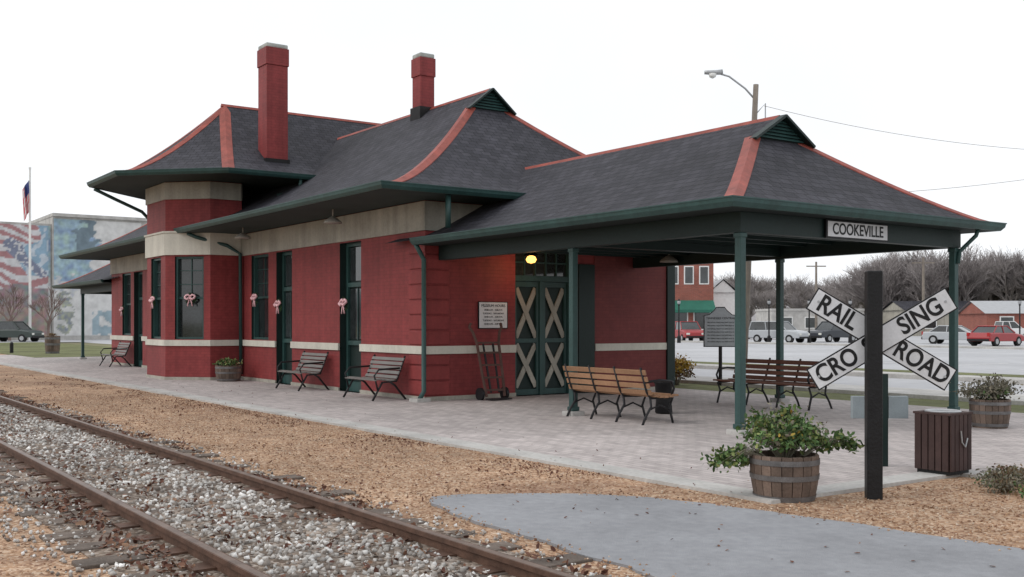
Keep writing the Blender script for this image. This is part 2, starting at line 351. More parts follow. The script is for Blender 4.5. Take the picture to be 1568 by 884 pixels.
# ------------------------------------------------------------ depot
dep=grp('train_depot',(-29.65,14,0))
PER=[(-41.35,10.64),(-31.43,10.64),(-31.43,9.757),(-30.5,8.83),(-28.8,8.83),(-27.87,9.757),(-27.87,10.64),(-17.95,10.64),(-17.95,17.4),(-41.35,17.4)]
def frame(i):
    p=Vector(PER[i]);q=Vector(PER[(i+1)%len(PER)]);u=(q-p);L=u.length;u/=L
    return (p.x,p.y,u.x,u.y,u.y,-u.x),L
def uX(x): return x+27.87
OP={6:[(uX(-27.15),uX(-25.97),1.16,3.42,'w'),(uX(-25.45),uX(-24.46),.05,3.42,'d'),(uX(-21.78),uX(-20.72),.05,3.42,'d')],
    0:[(.9+.6,2.0+.6,1.16,3.42,'w'),(3.0,4.06,.05,3.42,'d'),(6.0,7.0,.05,3.42,'d'),(7.7,8.9,1.16,3.42,'w')],
    4:[(.28,1.12,1.16,3.42,'w')],2:[(.24,1.08,1.16,3.42,'w')],3:[(.4,1.3,1.16,3.42,'w')],
    7:[(2.2,3.78,.05,3.27,'f')]}
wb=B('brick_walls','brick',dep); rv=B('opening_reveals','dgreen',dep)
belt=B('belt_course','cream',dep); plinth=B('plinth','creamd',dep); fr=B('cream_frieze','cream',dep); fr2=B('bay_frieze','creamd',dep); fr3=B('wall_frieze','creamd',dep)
gl=B('window_panes','glass',dep); wf=B('window_frames','green',dep); dr=B('doors','dgreen',dep)
def wstrip(b,i,u0,u1,z0,z1,o,L,F):
    def pt(u,k):
        if u<=0: q=offs(PER,i,k)
        elif u>=L: q=offs(PER,(i+1)%len(PER),k)
        else: q=Vector((F[0]+F[2]*u+F[4]*k,F[1]+F[3]*u+F[5]*k))
        return q
    a,c,d,e=pt(u0,-.03),pt(u1,-.03),pt(u1,o),pt(u0,o)
    b.add([(p.x,p.y,z) for z in (z0,z1) for p in (a,c,d,e)],BOXF)
def spans(L,ops):
    r=[];u=0
    for o in sorted(ops): r.append((u,o[0])); u=o[1]
    r.append((u,L)); return r
for i in range(len(PER)):
    F,L=frame(i); bay=i in (1,2,3,4,5); zt=5.5 if bay else 4.15; ops=OP.get(i,[])
    us=sorted({0,L}|{o[0] for o in ops}|{o[1] for o in ops}); zs=sorted({0,zt}|{o[2] for o in ops}|{o[3] for o in ops})
    P=lambda u,n,z:(F[0]+F[2]*u+F[4]*n,F[1]+F[3]*u+F[5]*n,z)
    for a,c in zip(us,us[1:]):
        for d,e in zip(zs,zs[1:]):
            if any(o[0]<=a and c<=o[1] and o[2]<=d and e<=o[3] for o in ops): continue
            wb.add([P(a,0,d),P(c,0,d),P(c,0,e),P(a,0,e)],[(0,1,2,3)])
    for (a,c,d,e,k) in ops:
        D=-.26
        for q in ([P(a,0,d),P(a,D,d),P(a,D,e),P(a,0,e)],[P(c,0,d),P(c,D,d),P(c,D,e),P(c,0,e)],[P(a,0,e),P(a,D,e),P(c,D,e),P(c,0,e)],[P(a,0,d),P(a,D,d),P(c,D,d),P(c,0,d)]):
            rv.add(q,[(0,1,2,3)])
        t=.06
        if k=='w':
            m=(d+e)/2
            gl.fb(F,a+.01,c-.01,-.22,-.19,d+.01,m); gl.fb(F,a+.01,c-.01,-.19,-.165,m+.001,e-.01)
            wf.fb(F,a,a+t,-.185,-.06,d,e); wf.fb(F,c-t,c,-.185,-.06,d,e)
            wf.fb(F,a+t,c-t,-.163,-.06,e-t,e); wf.fb(F,a+t,c-t,-.189,-.06,d,d+t)
            wf.fb(F,a+t,c-t,-.188,-.13,m-.03,m+.03)
            um=(a+c)/2; wf.fb(F,um-.012,um+.012,-.164,-.14,m+.03,e-t)
            for q in (.33,.66): wf.fb(F,a+t,c-t,-.164,-.142,m+(e-m)*q-.01,m+(e-m)*q+.01)
        elif k=='d':
            dr.fb(F,a,c,-.25,-.225,d,e)
            for (p,q,r,s) in ((a,a+.1,d,e),(c-.1,c,d,e),(a+.1,c-.1,2.42,2.52),(a+.1,c-.1,e-.08,e),(a+.1,c-.1,d,d+.22),(a+.1,c-.1,1.1,1.2)): wf.fb(F,p,q,-.22,-.16,r,s)
            gl.fb(F,a+.13,c-.13,-.223,-.205,1.24,2.38); gl.fb(F,a+.13,c-.13,-.223,-.205,2.56,e-.1)
            um=(a+c)/2; wf.fb(F,um-.015,um+.015,-.203,-.185,1.22,2.4)
    doors=[o for o in ops if o[4]!='w']
    for a,c in spans(L,doors):
        if i==7 and a>2:
            wstrip(belt,i,a+.6,c,.98,1.14,.035,L,F); wstrip(plinth,i,a+.6,c,.0,.12,.03,L,F)
        else:
            wstrip(belt,i,a,c,.98,1.14,.045,L,F); wstrip(plinth,i,a,c,.0,.13,.035,L,F)
    if bay:
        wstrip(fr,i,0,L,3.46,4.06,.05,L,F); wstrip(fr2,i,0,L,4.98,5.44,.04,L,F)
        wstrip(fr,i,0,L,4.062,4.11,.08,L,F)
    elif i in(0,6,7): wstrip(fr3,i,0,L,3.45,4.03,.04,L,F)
wb.done(recalc=False)
for b in (rv,gl,wf,dr): b.done()
for b in (belt,plinth,fr,fr2,fr3): b.done()
q=B('quoins','quoin',dep); z=.16
while z<3.3:
    if not(.8<z<1.14):
        e=min(z+.27,.96) if z<.9 else z+.27
        q.box(-17.95-.62,-17.925,10.612,11.2,z,e)
    z+=.305
    if .9<z<1.14: z=1.17
q.done(.012)
F,L=frame(7); a,c=2.2,3.78
B('freight_door','dgreen',dep).fb(F,a,c,-.25,-.21,.05,3.27).done()
ff=B('freight_door_frame','green',dep)
for (p,q_,r,s) in ((a,a+.07,.05,3.27),(c-.07,c,.05,3.27),(a+.07,c-.07,2.5,2.62),(a+.07,c-.07,3.19,3.27)): ff.fb(F,p,q_,-.208,-.1,r,s)
um=(a+c)/2; ff.fb(F,um-.05,um+.05,-.208,-.12,.05,2.5)
for k in range(1,5): u=a+.07+(c-a-.14)*k/5; ff.fb(F,u-.015,u+.015,-.208,-.15,2.62,3.19)
ff.fb(F,a+.07,c-.07,-.205,-.155,2.89,2.92)
ff.done()
B('freight_transom_glass','glass',dep).fb(F,a+.08,c-.08,-.209,-.19,2.63,3.18).done()
br=B('freight_door_braces','creamd',dep)
P3=lambda u,n,z:(F[0]+F[2]*u+F[4]*n,F[1]+F[3]*u+F[5]*n,z)
for l,r in ((a+.1,um-.07),(um+.07,c-.1)):
    for z0,z1 in ((.2,1.18),(1.26,2.38)):
        br.beam(P3(l+.05,-.19,z0+.03),P3(r-.05,-.19,z1-.03),.11,.025,up=(1,0,0)); br.beam(P3(l+.05,-.172,z1-.03),P3(r-.05,-.172,z0+.03),.11,.02,up=(1,0,0))
br.done()
fs=B('freight_door_stiles','green',dep)
for l,r in ((a+.08,um-.06),(um+.06,c-.08)):
    fs.fb(F,l,l+.06,-.208,-.15,.06,2.49); fs.fb(F,r-.06,r,-.208,-.15,.06,2.49)
    for z0,z1 in ((.06,.18),(1.18,1.27),(2.38,2.49)): fs.fb(F,l+.06,r-.06,-.208,-.151,z0,z1)
fs.done()
B('sliding_panel','dgreen',dep).fb(F,3.9,4.35,0,.04,.05,2.9).done()
B('infill_wall','newbrick',dep).fb(F,4.36,6.55,0,.02,.13,.975).fb(F,4.36,6.55,0,.02,1.143,3.1).done()
B('corner_board','dgreen',dep).fb(F,6.56,6.8,0,.06,.13,3.1).done()
def hiproof(nm,xe0,xe1,ye0,ye1,yr,xg0,xg1,sg,z0,H,p,left=True,right=True):
    sl=sorted(set([round(i/14,4) for i in range(15)]+[sg])); b=B(nm,'roof',dep); lv=B(nm+'_gablet','louver',dep)
    R=[]
    for s in sl:
        t=min(s/sg,1); x0=xe0+(xg0-xe0)*(t if left else s); x1=xe1+(xg1-xe1)*(t if right else s)
        z=z0+H*s**p; R.append([(x0,ye0+(yr-ye0)*s,z),(x1,ye0+(yr-ye0)*s,z),(x1,ye1+(yr-ye1)*s,z),(x0,ye1+(yr-ye1)*s,z)])
    for k in range(len(sl)-1):
        A,C=R[k],R[k+1]
        for j in range(4):
            qd=[A[j],A[(j+1)%4],C[(j+1)%4],C[j]]
            if j in(1,3) and not (right if j==1 else left): continue
            if j in (1,3) and sl[k]>=sg-1e-6: lv.add(qd,[(0,1,2,3)])
            else: b.add(qd,[(0,1,2,3)])
    b.done(recalc=False); lv.done(recalc=False)
    hp=B(nm+'_hip_caps','ridge',dep); w=.18
    for side,ok in ((1,right),(0,left)):
        if not ok: continue
        sx=-1 if side else 1
        for fy in (0,1):
            jj={(1,0):1,(1,1):2,(0,0):0,(0,1):3}[(side,fy)]; sy=1 if fy==0 else -1
            path=[R[k][jj] for k in range(len(sl)) if sl[k]<=sg+1e-6]; vs=[]
            for (x,y,z) in path: vs+=[(x+sx*w,y,z-.01),(x+sx*w,y,z+.018),(x,y,z+.03),(x,y+sy*w,z+.018),(x,y+sy*w,z-.01)]
            hp.add(vs,[(i*5+j,i*5+j+1,i*5+j+6,i*5+j+5) for i in range(len(path)-1) for j in range(4)]+[(0,1,2,3,4)])
    zr=z0+H
    hp.add([(x,yr+dy,zr+dz) for x in (xg0,xg1) for dy,dz in ((-.07,-.05),(0,.03),(.07,-.05))],[(0,1,4,3),(1,2,5,4),(0,1,2),(3,4,5)])
    hp.done()
    rb=B(nm+'_gablet_trim','dgreen',dep); lb=B(nm+'_gablet_louvers','green',dep)
    for xg,ok,sx in ((xg1,right,1),(xg0,left,-1)):
        if not ok: continue
        zb=z0+H*sg**p; hw=(yr-ye0)*(1-sg)
        for sg2 in (-1,1):
            rb.beam((xg+sx*.07,yr+sg2*(hw+.08),zb-.04),(xg+sx*.07,yr,zr+.0),.15,.04,up=(0,0,1))
        n=6
        for i in range(n):
            zq=zb+.02+(zr-zb)*.8*i/n; ww=hw*(1-(zq-zb)/(zr-zb))-.06
            if ww>.05: lb.add([(xg+sx*.01,yr-ww,zq+.05),(xg+sx*.01,yr+ww,zq+.05),(xg+sx*.05,yr+ww,zq),(xg+sx*.05,yr-ww,zq)],[(0,1,2,3)])
    rb.done(); lb.done()
MX0,MX1=-42.45,-16.85
hiproof('main_roof',MX0,MX1,9.1,18.9,14,-38.7,-20.6,.88,4.15,3.02,1.42)
hiproof('canopy_roof',-19.1,-9.55,10.35,16.75,13.6,-19.1,-11.5,.8,3.24,1.77,1.18,left=False)
hiproof('far_canopy_roof',-49.75,-40.2,10.35,16.75,13.6,-47.8,-40.2,.8,3.24,1.77,1.18,right=False)
gut=B('gutters','green',dep)
GP=[(0,-.10),(.04,-.10),(.09,-.04),(.10,.012),(.11,.015),(.11,.032),(0,.022)]
def gutter(poly,z,closed=True): sweep(gut,poly,[(o,z+dz) for o,dz in GP],closed)
gutter([(MX0,9.1),(MX1,9.1),(MX1,18.9),(MX0,18.9)],4.15)
gutter([(-17.9,10.35),(-9.55,10.35),(-9.55,16.75),(-17.9,16.75)],3.24,False)
gutter([(-41.4,16.75),(-49.75,16.75),(-49.75,10.35),(-41.4,10.35)],3.24,False)
EV=[(-33.25,20.0),(-33.25,9.6),(-31.08,7.43),(-28.22,7.43),(-26.05,9.6),(-26.05,20.0)]
PK=[(-29.65,16.8),(-29.65,10.8),(-29.65,10.8),(-29.65,10.8),(-29.65,10.8),(-29.65,16.8)]
sl=[i/12 for i in range(13)]
b=B('bay_roof','roof',dep); R=[]
for s in sl:
    z=5.55+2.4*s**1.4; R.append([(e[0]+(k[0]-e[0])*s,e[1]+(k[1]-e[1])*s,z) for e,k in zip(EV,PK)])
for k in range(12):
    for j in range(6):
        j2=(j+1)%6
        if k==11 and PK[j]==PK[j2]: b.add([R[k][j],R[k][j2],R[k+1][j]],[(0,1,2)])
        else: b.add([R[k][j],R[k][j2],R[k+1][j2],R[k+1][j]],[(0,1,2,3)])
b.done(recalc=False)
hp=B('bay_hip_caps','ridge',dep)
for j in range(6):
    P0=Vector(EV[j]); A=(Vector(EV[(j-1)%6])-P0).normalized(); C=(Vector(EV[(j+1)%6])-P0).normalized(); vs=[]
    for k in range(13):
        x,y,z=R[k][j]; ww=min(.17,.02+2.0*(1-sl[k]))
        vs+=[(x+A.x*ww,y+A.y*ww,z-.01),(x+A.x*ww,y+A.y*ww,z+.018),(x,y,z+.03),(x+C.x*ww,y+C.y*ww,z+.018),(x+C.x*ww,y+C.y*ww,z-.01)]
    hp.add(vs,[(i*5+q2,i*5+q2+1,i*5+q2+6,i*5+q2+5) for i in range(12) for q2 in range(4)]+[(0,1,2,3,4)])
hp.add([(-29.65+dx,y,7.95+dz) for y in (10.7,16.9) for dx,dz in ((-.07,-.05),(0,.03),(.07,-.05))],[(0,1,4,3),(1,2,5,4),(0,1,2),(3,4,5)])
hp.done()
gutter(EV,5.55)
gut.done()
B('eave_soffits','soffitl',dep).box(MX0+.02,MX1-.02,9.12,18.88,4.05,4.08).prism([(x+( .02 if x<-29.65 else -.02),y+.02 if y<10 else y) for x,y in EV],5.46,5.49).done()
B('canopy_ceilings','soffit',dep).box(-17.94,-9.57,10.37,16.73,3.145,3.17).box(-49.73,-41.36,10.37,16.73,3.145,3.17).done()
b=B('canopy_rafters','dgreen',dep); x=-17.4
while x<-10.2: b.box(x,x+.06,11.09,16.11,3.06,3.143); x+=.62
b.done()
po=B('canopy_posts','green',dep); pb=B('post_footings','conc',dep); bm_=B('canopy_beams','dgreen',dep)
def ringbox(b,pts,z0,z1,t): sweep(b,pts,[(-t/2,z0),(t/2,z0),(t/2,z1),(-t/2,z1)],False)
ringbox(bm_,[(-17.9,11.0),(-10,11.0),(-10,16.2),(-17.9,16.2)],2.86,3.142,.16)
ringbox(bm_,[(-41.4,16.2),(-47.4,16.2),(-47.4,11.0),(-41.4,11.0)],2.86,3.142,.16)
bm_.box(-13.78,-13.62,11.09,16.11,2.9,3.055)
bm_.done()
for x,y in ((-10,11),(-13.7,11),(-10,16.2),(-13.7,16.2),(-47.4,11),(-47.4,16.2)):
    w=.056
    po.box(x-w,x+w,y-w,y+w,.1,2.858); po.box(x-.07,x+.07,y-.07,y+.07,2.79,2.857); po.box(x-.075,x+.075,y-.075,y+.075,.13,.2)
    pb.box(x-.14,x+.14,y-.14,y+.14,.0,.125)
po.done(.01); pb.done(.015)
ds=B('downspouts','green',dep); r=.05
ds.tube([(-17.85,10.36,3.15),(-17.84,10.45,3.0),(-17.84,10.54,2.85),(-17.84,10.54,.25),(-17.8,10.42,.1)],r,8)
ds.tube([(-28.2,9.25,4.03),(-28.0,9.4,3.93),(-27.8,10.2,3.72),(-27.72,10.54,3.5),(-27.72,10.56,.2)],r,8)
ds.tube([(-16.95,10.55,4.05),(-16.95,10.55,3.42)],.055,8)
ds.tube([(-26.1,11.6,5.45),(-26.15,11.6,5.25),(-26.5,11.4,5.1),(-26.7,11.2,5.05)],.05,8)
ds.tube([(-9.62,16.3,3.15),(-9.66,16.3,3.05),(-9.92,16.25,2.80),(-9.92,16.2,2.6)],.035,8)
ds.tube([(-31.4,7.6,5.45),(-31.45,8.2,5.2),(-31.6,9.0,4.9),(-31.62,9.6,4.3)],.05,8)
ds.done(smooth=True)
B('downspout_boots','conc',dep).box(-18.0,-17.68,10.3,10.6,0,.12).box(-27.85,-27.6,10.3,10.55,0,.08).done()
ch=B('chimney_shafts','brick',dep); cc=B('chimney_caps','chcap',dep)
def chim(x,y,w,z0,z1):
    ch.box(x-w/2,x+w/2,y-w/2,y+w/2,z0,z1-.6); h=w/2+.025
    ch.box(x-h,x+h,y-h,y+h,z1-.6,z1-.12); cc.box(x-h+.02,x+h-.02,y-h+.02,y+h-.02,z1-.12,z1)
chim(-27.5,11.4,.62,5.6,9.3)
chim(-23.55,13.9,.42,6.5,8.6)
ch.done(.01); cc.done(.03)
B('chimney_flashing','black',dep).box(-27.5-.35,-27.5+.35,11.4-.35,11.4+.35,5.5,6.12).box(-23.55-.25,-23.3,13.65,14.15,6.5,7.2).done()
def eavelamp(x,y,z,zs):
    g=grp('eave_lamp',(x,y,z))
    B('shade','hood',g).lathe([(.03,z+.12),(.07,z+.1),(.19,z+.01),(.2,z-.03),(.03,z-.03)],x,y,18).done(smooth=True)
    B('stem','hood',g).tube([(x,y,z+.1),(x,y,zs)],.018,6).done()
eavelamp(-20.6,9.9,3.78,4.055); eavelamp(-25.85,9.9,3.80,4.055); eavelamp(-16.5,15.9,2.95,3.14)
g=grp('hanging_lamp',(-17.3,12.75,2.95)); ly=12.78
B('shade','black',g).lathe([(.02,3.10),(.05,3.09),(.16,3.0),(.17,2.98),(.02,3.0)],-17.3,ly,16).done(smooth=True)
B('bulb','lamp',g).lathe([(.01,2.995),(.08,2.97),(.11,2.91),(.08,2.85),(.01,2.83)],-17.3,ly,14).done(smooth=True)
B('stem','black',g).tube([(-17.3,ly,3.1),(-17.3,ly,3.14)],.02,6).done()
L_=bpy.data.lights.new('lamp_light','POINT'); L_.energy=9; L_.color=(1,.55,.25); L_.shadow_soft_size=.1
lo=bpy.data.objects.new('lamp_light',L_); link(lo); lo.location=(-17.25,ly,2.74); setparent(lo,g,False)
def bow(x,y,z,n):
    g=grp('christmas_bow',(x,y,z)); u=Vector((-n[1],n[0],0)).normalized(); N=Vector((n[0],n[1],0)).normalized(); c=Vector((x,y,z))
    b=B('loops','pink',g)
    for s in (-1,1):
        p=[c+N*.05+u*s*t*.15+Vector((0,0,.06*math.sin(t*math.pi)+.02)) for t in (0,.4,.8,1)]+[c+N*.09+u*s*t*.15+Vector((0,0,-.05*math.sin(t*math.pi))) for t in (.9,.5,.05)]
        b.tube(p,.03,6)
        b.tube([c+N*.06,c+N*.06+u*s*.05+Vector((0,0,-.15)),c+N*.06+u*s*.07+Vector((0,0,-.24))],.017,5)
    b.done(smooth=True)
    P=[];n_=120
    for k in range(n_):
        a=random.uniform(0,6.28); rr=.13+random.uniform(-.03,.03); q=c+u*math.cos(a)*rr+Vector((0,0,math.sin(a)*rr-.03))+N*random.uniform(0,.05); P.append(tuple(q))
    scatter('wreath',LV,LF,np.array(P),np.full((n_,3),.03),'wreath',g)
bow(-21.25,10.52,2.05,(0,-1)); bow(-24.95,10.52,2.08,(0,-1)); bow(-26.56,10.54,2.28,(0,-1)); 
F4,L4=frame(4); bow(F4[0]+F4[2]*.7+F4[4]*-.1,F4[1]+F4[3]*.7+F4[5]*-.1,2.3,(F4[4],F4[5])); bow(-29.65,8.78,2.25,(0,-1)); bow(-39.3,10.52,2.1,(0,-1))
g=grp('station_name_sign',(-9.86,13.45,3.0))
B('board_edge','black',g).box(-9.90,-9.87,12.70,14.2,2.86,3.135).done()
B('board','signw',g).box(-9.869,-9.862,12.73,14.17,2.885,3.11).done()
text('COOKEVILLE',.235,(-9.860,13.45,2.995),(0,1,0),(0,0,1),'black',g,bold=.004,sx=.9)
g=grp('notice_sign',(-17.9,12.25,1.75))
B('board','signw',g).box(-17.93,-17.905,11.9,12.6,1.5,2.03).done(.004)
B('board_border','black',g).box(-17.94,-17.907,11.885,12.615,1.485,2.045).done()
text('MUSEUM HOURS',.08,(-17.903,12.25,1.96),(0,1,0),(0,0,1),'black',g)
for k in range(5): text('TUESDAY - SATURDAY' if k%2 else '10:00 A.M. - 4:00 P.M.',.052,(-17.903,12.25,1.87-k*.072),(0,1,0),(0,0,1),'black',g)
# hand truck
g=grp('baggage_hand_truck',(-17.5,11.95,0)); 
def T(u,z,off=0): return (-17.35-(z/1.7)*.45+off,11.95+u,z)
b=B('side_rails','truck',g)
for s in (-1,1):
    b.tube([T(s*.22,.12),T(s*.25,.6),T(s*.27,1.2),T(s*.33,1.42),T(s*.40,1.52)],.032,6); b.tube([T(s*.40,1.52),T(s*.36,1.6,.03)],.028,6)
for z in (.25,.5,.75,1.0,1.2): b.beam(T(-.25,z),T(.25,z),.05,.04)
b.done()
b=B('iron_fittings','iron',g); b.beam(T(-.26,.08,.1),T(.26,.08,.1),.2,.02); b.beam(T(-.1,.2),T(-.12,1.2),.04,.02); b.beam(T(.1,.2),T(.12,1.2),.04,.02); b.done()
b=B('wheels','iron',g)
for s in (-1,1):
    c=Vector((-17.5,11.95+s*.3,.17)); b.tube([c+Vector((0,-.03,0)),c+Vector((0,.03,0))],.13,14)
b.done()
# benches
def bench(name,loc,rot,L,wm,supports,arms=True,z0=.05):
    g=grp(name,loc,rot); 
    b=B('seat','%s'%wm,g,True)
    for k in range(5): y=-.18+k*.105; z=z0+.43-.02*math.sin(k/4*math.pi); b.box(-L/2,L/2,y,y+.085,z,z+.03)
    b.done(.006)
    b=B('backrest',wm,g,True)
    for k in range(4):
        t=k/3; y=-.25-.12*t; z=z0+.50+.31*t; b.beam((-L/2,y,z),(L/2,y,z),.028,.078,up=(0,-.3,1))
    b.done(.006)
    b=B('frames','iron',g,True); xs_=[ -L/2+.08+(L-.16)*i/(supports-1) for i in range(supports)]
    for x in xs_:
        b.tube([(x,.28,z0),(x,.25,z0+.1),(x,.2,z0+.25),(x,.27,z0+.4),(x,.1,z0+.405),(x,-.2,z0+.415),(x,-.27,z0+.5),(x,-.40,z0+.88)],.02,6)
        b.tube([(x,-.36,z0),(x,-.30,z0+.12),(x,-.18,z0+.28),(x,-.2,z0+.41)],.02,6)
        b.tube([(x,.2,z0+.22),(x,.0,z0+.30),(x,-.2,z0+.24)],.014,6)
        if arms and (x==xs_[0] or x==xs_[-1]):
            b.tube([(x,.24,z0+.42),(x,.30,z0+.55),(x,.24,z0+.66),(x,0,z0+.68),(x,-.31,z0+.66)],.02,6)
    b.done(smooth=True); return g
bench('park_bench',(-12.7,11.16,0),0,2.0,'wood',4,z0=.04)
bench('park_bench',(-13.15,15.3,0),math.pi,2.35,'wood2',4)
def mbench(loc,rot,L):
    g=grp('slatted_metal_bench',loc,rot); z0=.05; b=B('seat_and_back','slat',g,True)
    pr=[(.30,.40),(.22,.425),(.12,.42),(.02,.40),(-.08,.39),(-.17,.41),(-.23,.50),(-.27,.59),(-.30,.68),(-.335,.77),(-.38,.85)]
    for (y,z),(y2,z2) in zip(pr,pr[1:]):
        m=((y+y2)/2,(z+z2)/2); d=Vector((0,y2-y,z2-z)).normalized(); up=Vector((1,0,0)).cross(d)
        b.beam((-L/2,m[0],z0+m[1]),(L/2,m[0],z0+m[1]),.07,.022,up=up)
    b.done(.004)
    b=B('legs','iron',g,True)
    for x in (-L/2+.03,L/2-.03):
        b.tube([(x,.34,z0),(x,.12,z0+.36),(x,-.2,z0+.38),(x,-.4,z0+.88)],.022,6); b.tube([(x,-.42,z0),(x,-.16,z0+.3),(x,-.05,z0+.37)],.022,6)
        b.tube([(x,.22,z0+.2),(x,.3,z0+.5),(x,.2,z0+.62),(x,-.28,z0+.64)],.02,6)
    b.done(smooth=True)
mbench((-22.85,10.15,0),math.pi,1.35); mbench((-19.2,10.12,0),math.pi,1.35); mbench((-38.9,10.1,0),math.pi,1.4)
g=grp('ash_urn',(-13.1,12.5,0)); B('body','black',g).lathe([(.13,.05),(.15,.08),(.13,.3),(.15,.55),(.17,.58),(.17,.61),(.12,.6)],-13.1,12.5,16).done(smooth=True)
# planters
def barrel(name,x,y,r,h,z0=.0):
    g=grp(name,(x,y,0)); b=B('staves','barrel',g); n=20
    for k in range(n):
        a0=2*math.pi*k/n+.012; a1=2*math.pi*(k+1)/n-.012; vs=[]
        for j in range(6):
            t=j/5; rr=r*(.86+.16*math.sin(t*math.pi*.62)); z=z0+h*t
            for q,aa in ((rr,a0),(rr,a1),(rr-.03,a1),(rr-.03,a0)): vs.append((x+q*math.cos(aa),y+q*math.sin(aa),z+(random.uniform(0,.006) if j==5 else 0)))
        fs=[(0,1,2,3),(20,21,22,23)]+[(j*4+q,j*4+(q+1)%4,j*4+4+(q+1)%4,j*4+4+q) for j in range(5) for q in range(4)]
        b.add(vs,fs)
    b.done()
    b=B('hoops','hoop',g)
    for t0 in (.06,.50,.82):
        vs=[];
        for j in range(2):
            t=t0+j*.11; rr=r*(.86+.16*math.sin(t*math.pi*.62))+.006
            for k in range(32): a=2*math.pi*k/32; vs.append((x+rr*math.cos(a),y+rr*math.sin(a),z0+h*t))
        b.add(vs,[(k,(k+1)%32,32+(k+1)%32,32+k) for k in range(32)])
    b.done(smooth=True)
    B('soil','soil',g).lathe([(r*.93,z0+h*.8),(r*.93,z0+h*.88)],x,y,24).done()
    return g
def leaves(name,g,cx,cy,cz,rx,ry,rz,n,size,m,clumps=14,seed=1,bias=.55,spread=.17):
    rs=np.random.default_rng(seed); C=[]
    for _ in range(clumps):
        v=rs.normal(size=3); v/=np.linalg.norm(v); v[2]=abs(v[2])*.9-.15; C.append(v*rs.uniform(bias,1))
    C=np.array(C); idx=rs.integers(0,clumps,n); p=C[idx]*.75+rs.normal(0,spread,(n,3))
    P=np.stack([cx+p[:,0]*rx,cy+p[:,1]*ry,cz+p[:,2]*rz],1)
    s=rs.uniform(.6,1.3,(n,1))*size*np.ones((1,3)); scatter(name,LV,LF,P,s,m,g)
    return P
def stems(g,cx,cy,cz,pts,r=.006,m='folg'):
    b=B('stems',m,g)
    for p in pts:
        p=Vector(p); c=Vector((cx+(p.x-cx)*.15,cy+(p.y-cy)*.15,cz)); mid=c.lerp(p,.55)+Vector((0,0,.08)); b.tube([c,mid,p],r,4,r*.4)
    b.done(uv=False)
bx,by=-6.25,7.45
g=barrel('barrel_planter',bx,by,.30,.42)
P=leaves('foliage',g,bx,by,.57,.46,.46,.40,1900,.025,'fol',40,3,.35,.13); stems(g,bx,by,.38,P[::24],.005)
P=leaves('trailing_foliage',g,bx-.26,by-.42,.36,.2,.32,.2,420,.026,'fol',9,5); stems(g,bx-.08,by-.12,.40,P[::20],.005)
P=leaves('side_foliage',g,bx+.25,by+.42,.48,.25,.25,.2,380,.026,'fol',8,8); stems(g,bx+.05,by+.1,.40,P[::20],.005)
leaves('yellow_flowers',g,bx,by,.58,.40,.40,.34,80,.022,'foly',14,4)
P=leaves('pale_leaves',g,bx,by,.58,.52,.52,.36,300,.022,'folg',24,9); stems(g,bx,by,.38,P[::14],.004)
g=barrel('barrel_planter',-27.15,10.0,.34,.42,.05)
leaves('foliage',g,-27.15,10.0,.52,.38,.38,.18,500,.035,'fol',14,11); leaves('dry_foliage',g,-27.15,10.0,.52,.38,.38,.2,200,.03,'folb',14,41)
g=barrel('barrel_planter',-8.55,14.8,.28,.42,.05)
P=leaves('foliage',g,-8.55,14.8,.58,.46,.46,.33,1100,.024,'folg',22,12); stems(g,-8.55,14.8,.42,P[::9],.004)
leaves('green_leaves',g,-8.55,14.8,.52,.4,.4,.2,260,.026,'fol',10,13)
g=barrel('barrel_planter',-56.7,11.7,.36,.95,0); leaves('foliage',g,-56.7,11.7,1.0,.3,.3,.15,150,.04,'folb',8,44)
g=grp('perennial_plants',(-5.0,9.6,0))
for k,(x,y) in enumerate(((-5.25,9.35),(-4.8,9.2),(-5.5,9.75),(-4.9,9.7),(-4.4,9.4),(-5.6,10.0))):
    P=leaves('clump',g,x,y,.09,.34,.28,.15,300,.018,'folb' if k%2 else 'folg',14,20+k,.3); stems(g,x,y,.02,P[::5],.003,'folb')
    leaves('green_clump',g,x,y,.08,.3,.26,.1,110,.018,'fol',9,60+k)
g=grp('autumn_shrub',(-19.0,18.6,0))
P=leaves('leaves',g,-19.0,18.6,.45,.5,.5,.45,900,.035,'foly',14,31); leaves('green_leaves',g,-19,18.6,.35,.5,.5,.35,500,.035,'folb',10,32); stems(g,-19,18.6,0,P[::30],.01)
# trash receptacle
x,y=-6.25,9.93; h=.19; g=grp('trash_receptacle',(x,y,0)); b=B('slats','tslat',g)
for k in range(5):
    o=-h+.004+k*.0765
    b.box(x+o,x+o+.066,y-h-.018,y-h,.09,.66); b.box(x+o,x+o+.066,y+h,y+h+.018,.09,.66)
    b.box(x-h-.018,x-h,y+o,y+o+.066,.09,.66); b.box(x+h,x+h+.018,y+o,y+o+.066,.09,.66)
b.done(.004)
B('liner','black',g).box(x-h+.01,x+h-.01,y-h+.01,y+h-.01,.05,.645).done()
B('lid_ring','galv',g).lathe([(.17,.646),(.18,.69),(.165,.70),(.14,.69),(.135,.647)],x,y,22).done()
B('lid','tslat',g).box(x-h-.02,x-.16,y-h-.02,y+h+.02,.661,.683).box(x+.16,x+h+.02,y-h-.02,y+h+.02,.661,.683).box(x-.159,x+.159,y-h-.02,y-.16,.661,.683).box(x-.159,x+.159,y+.16,y+h+.02,.661,.683).done()
B('chain','galv',g).tube([(x+.22,y-.03,.5),(x+.22,y-.01,.38),(x+.22,y+.05,.33),(x+.22,y+.09,.42)],.008,6).done()
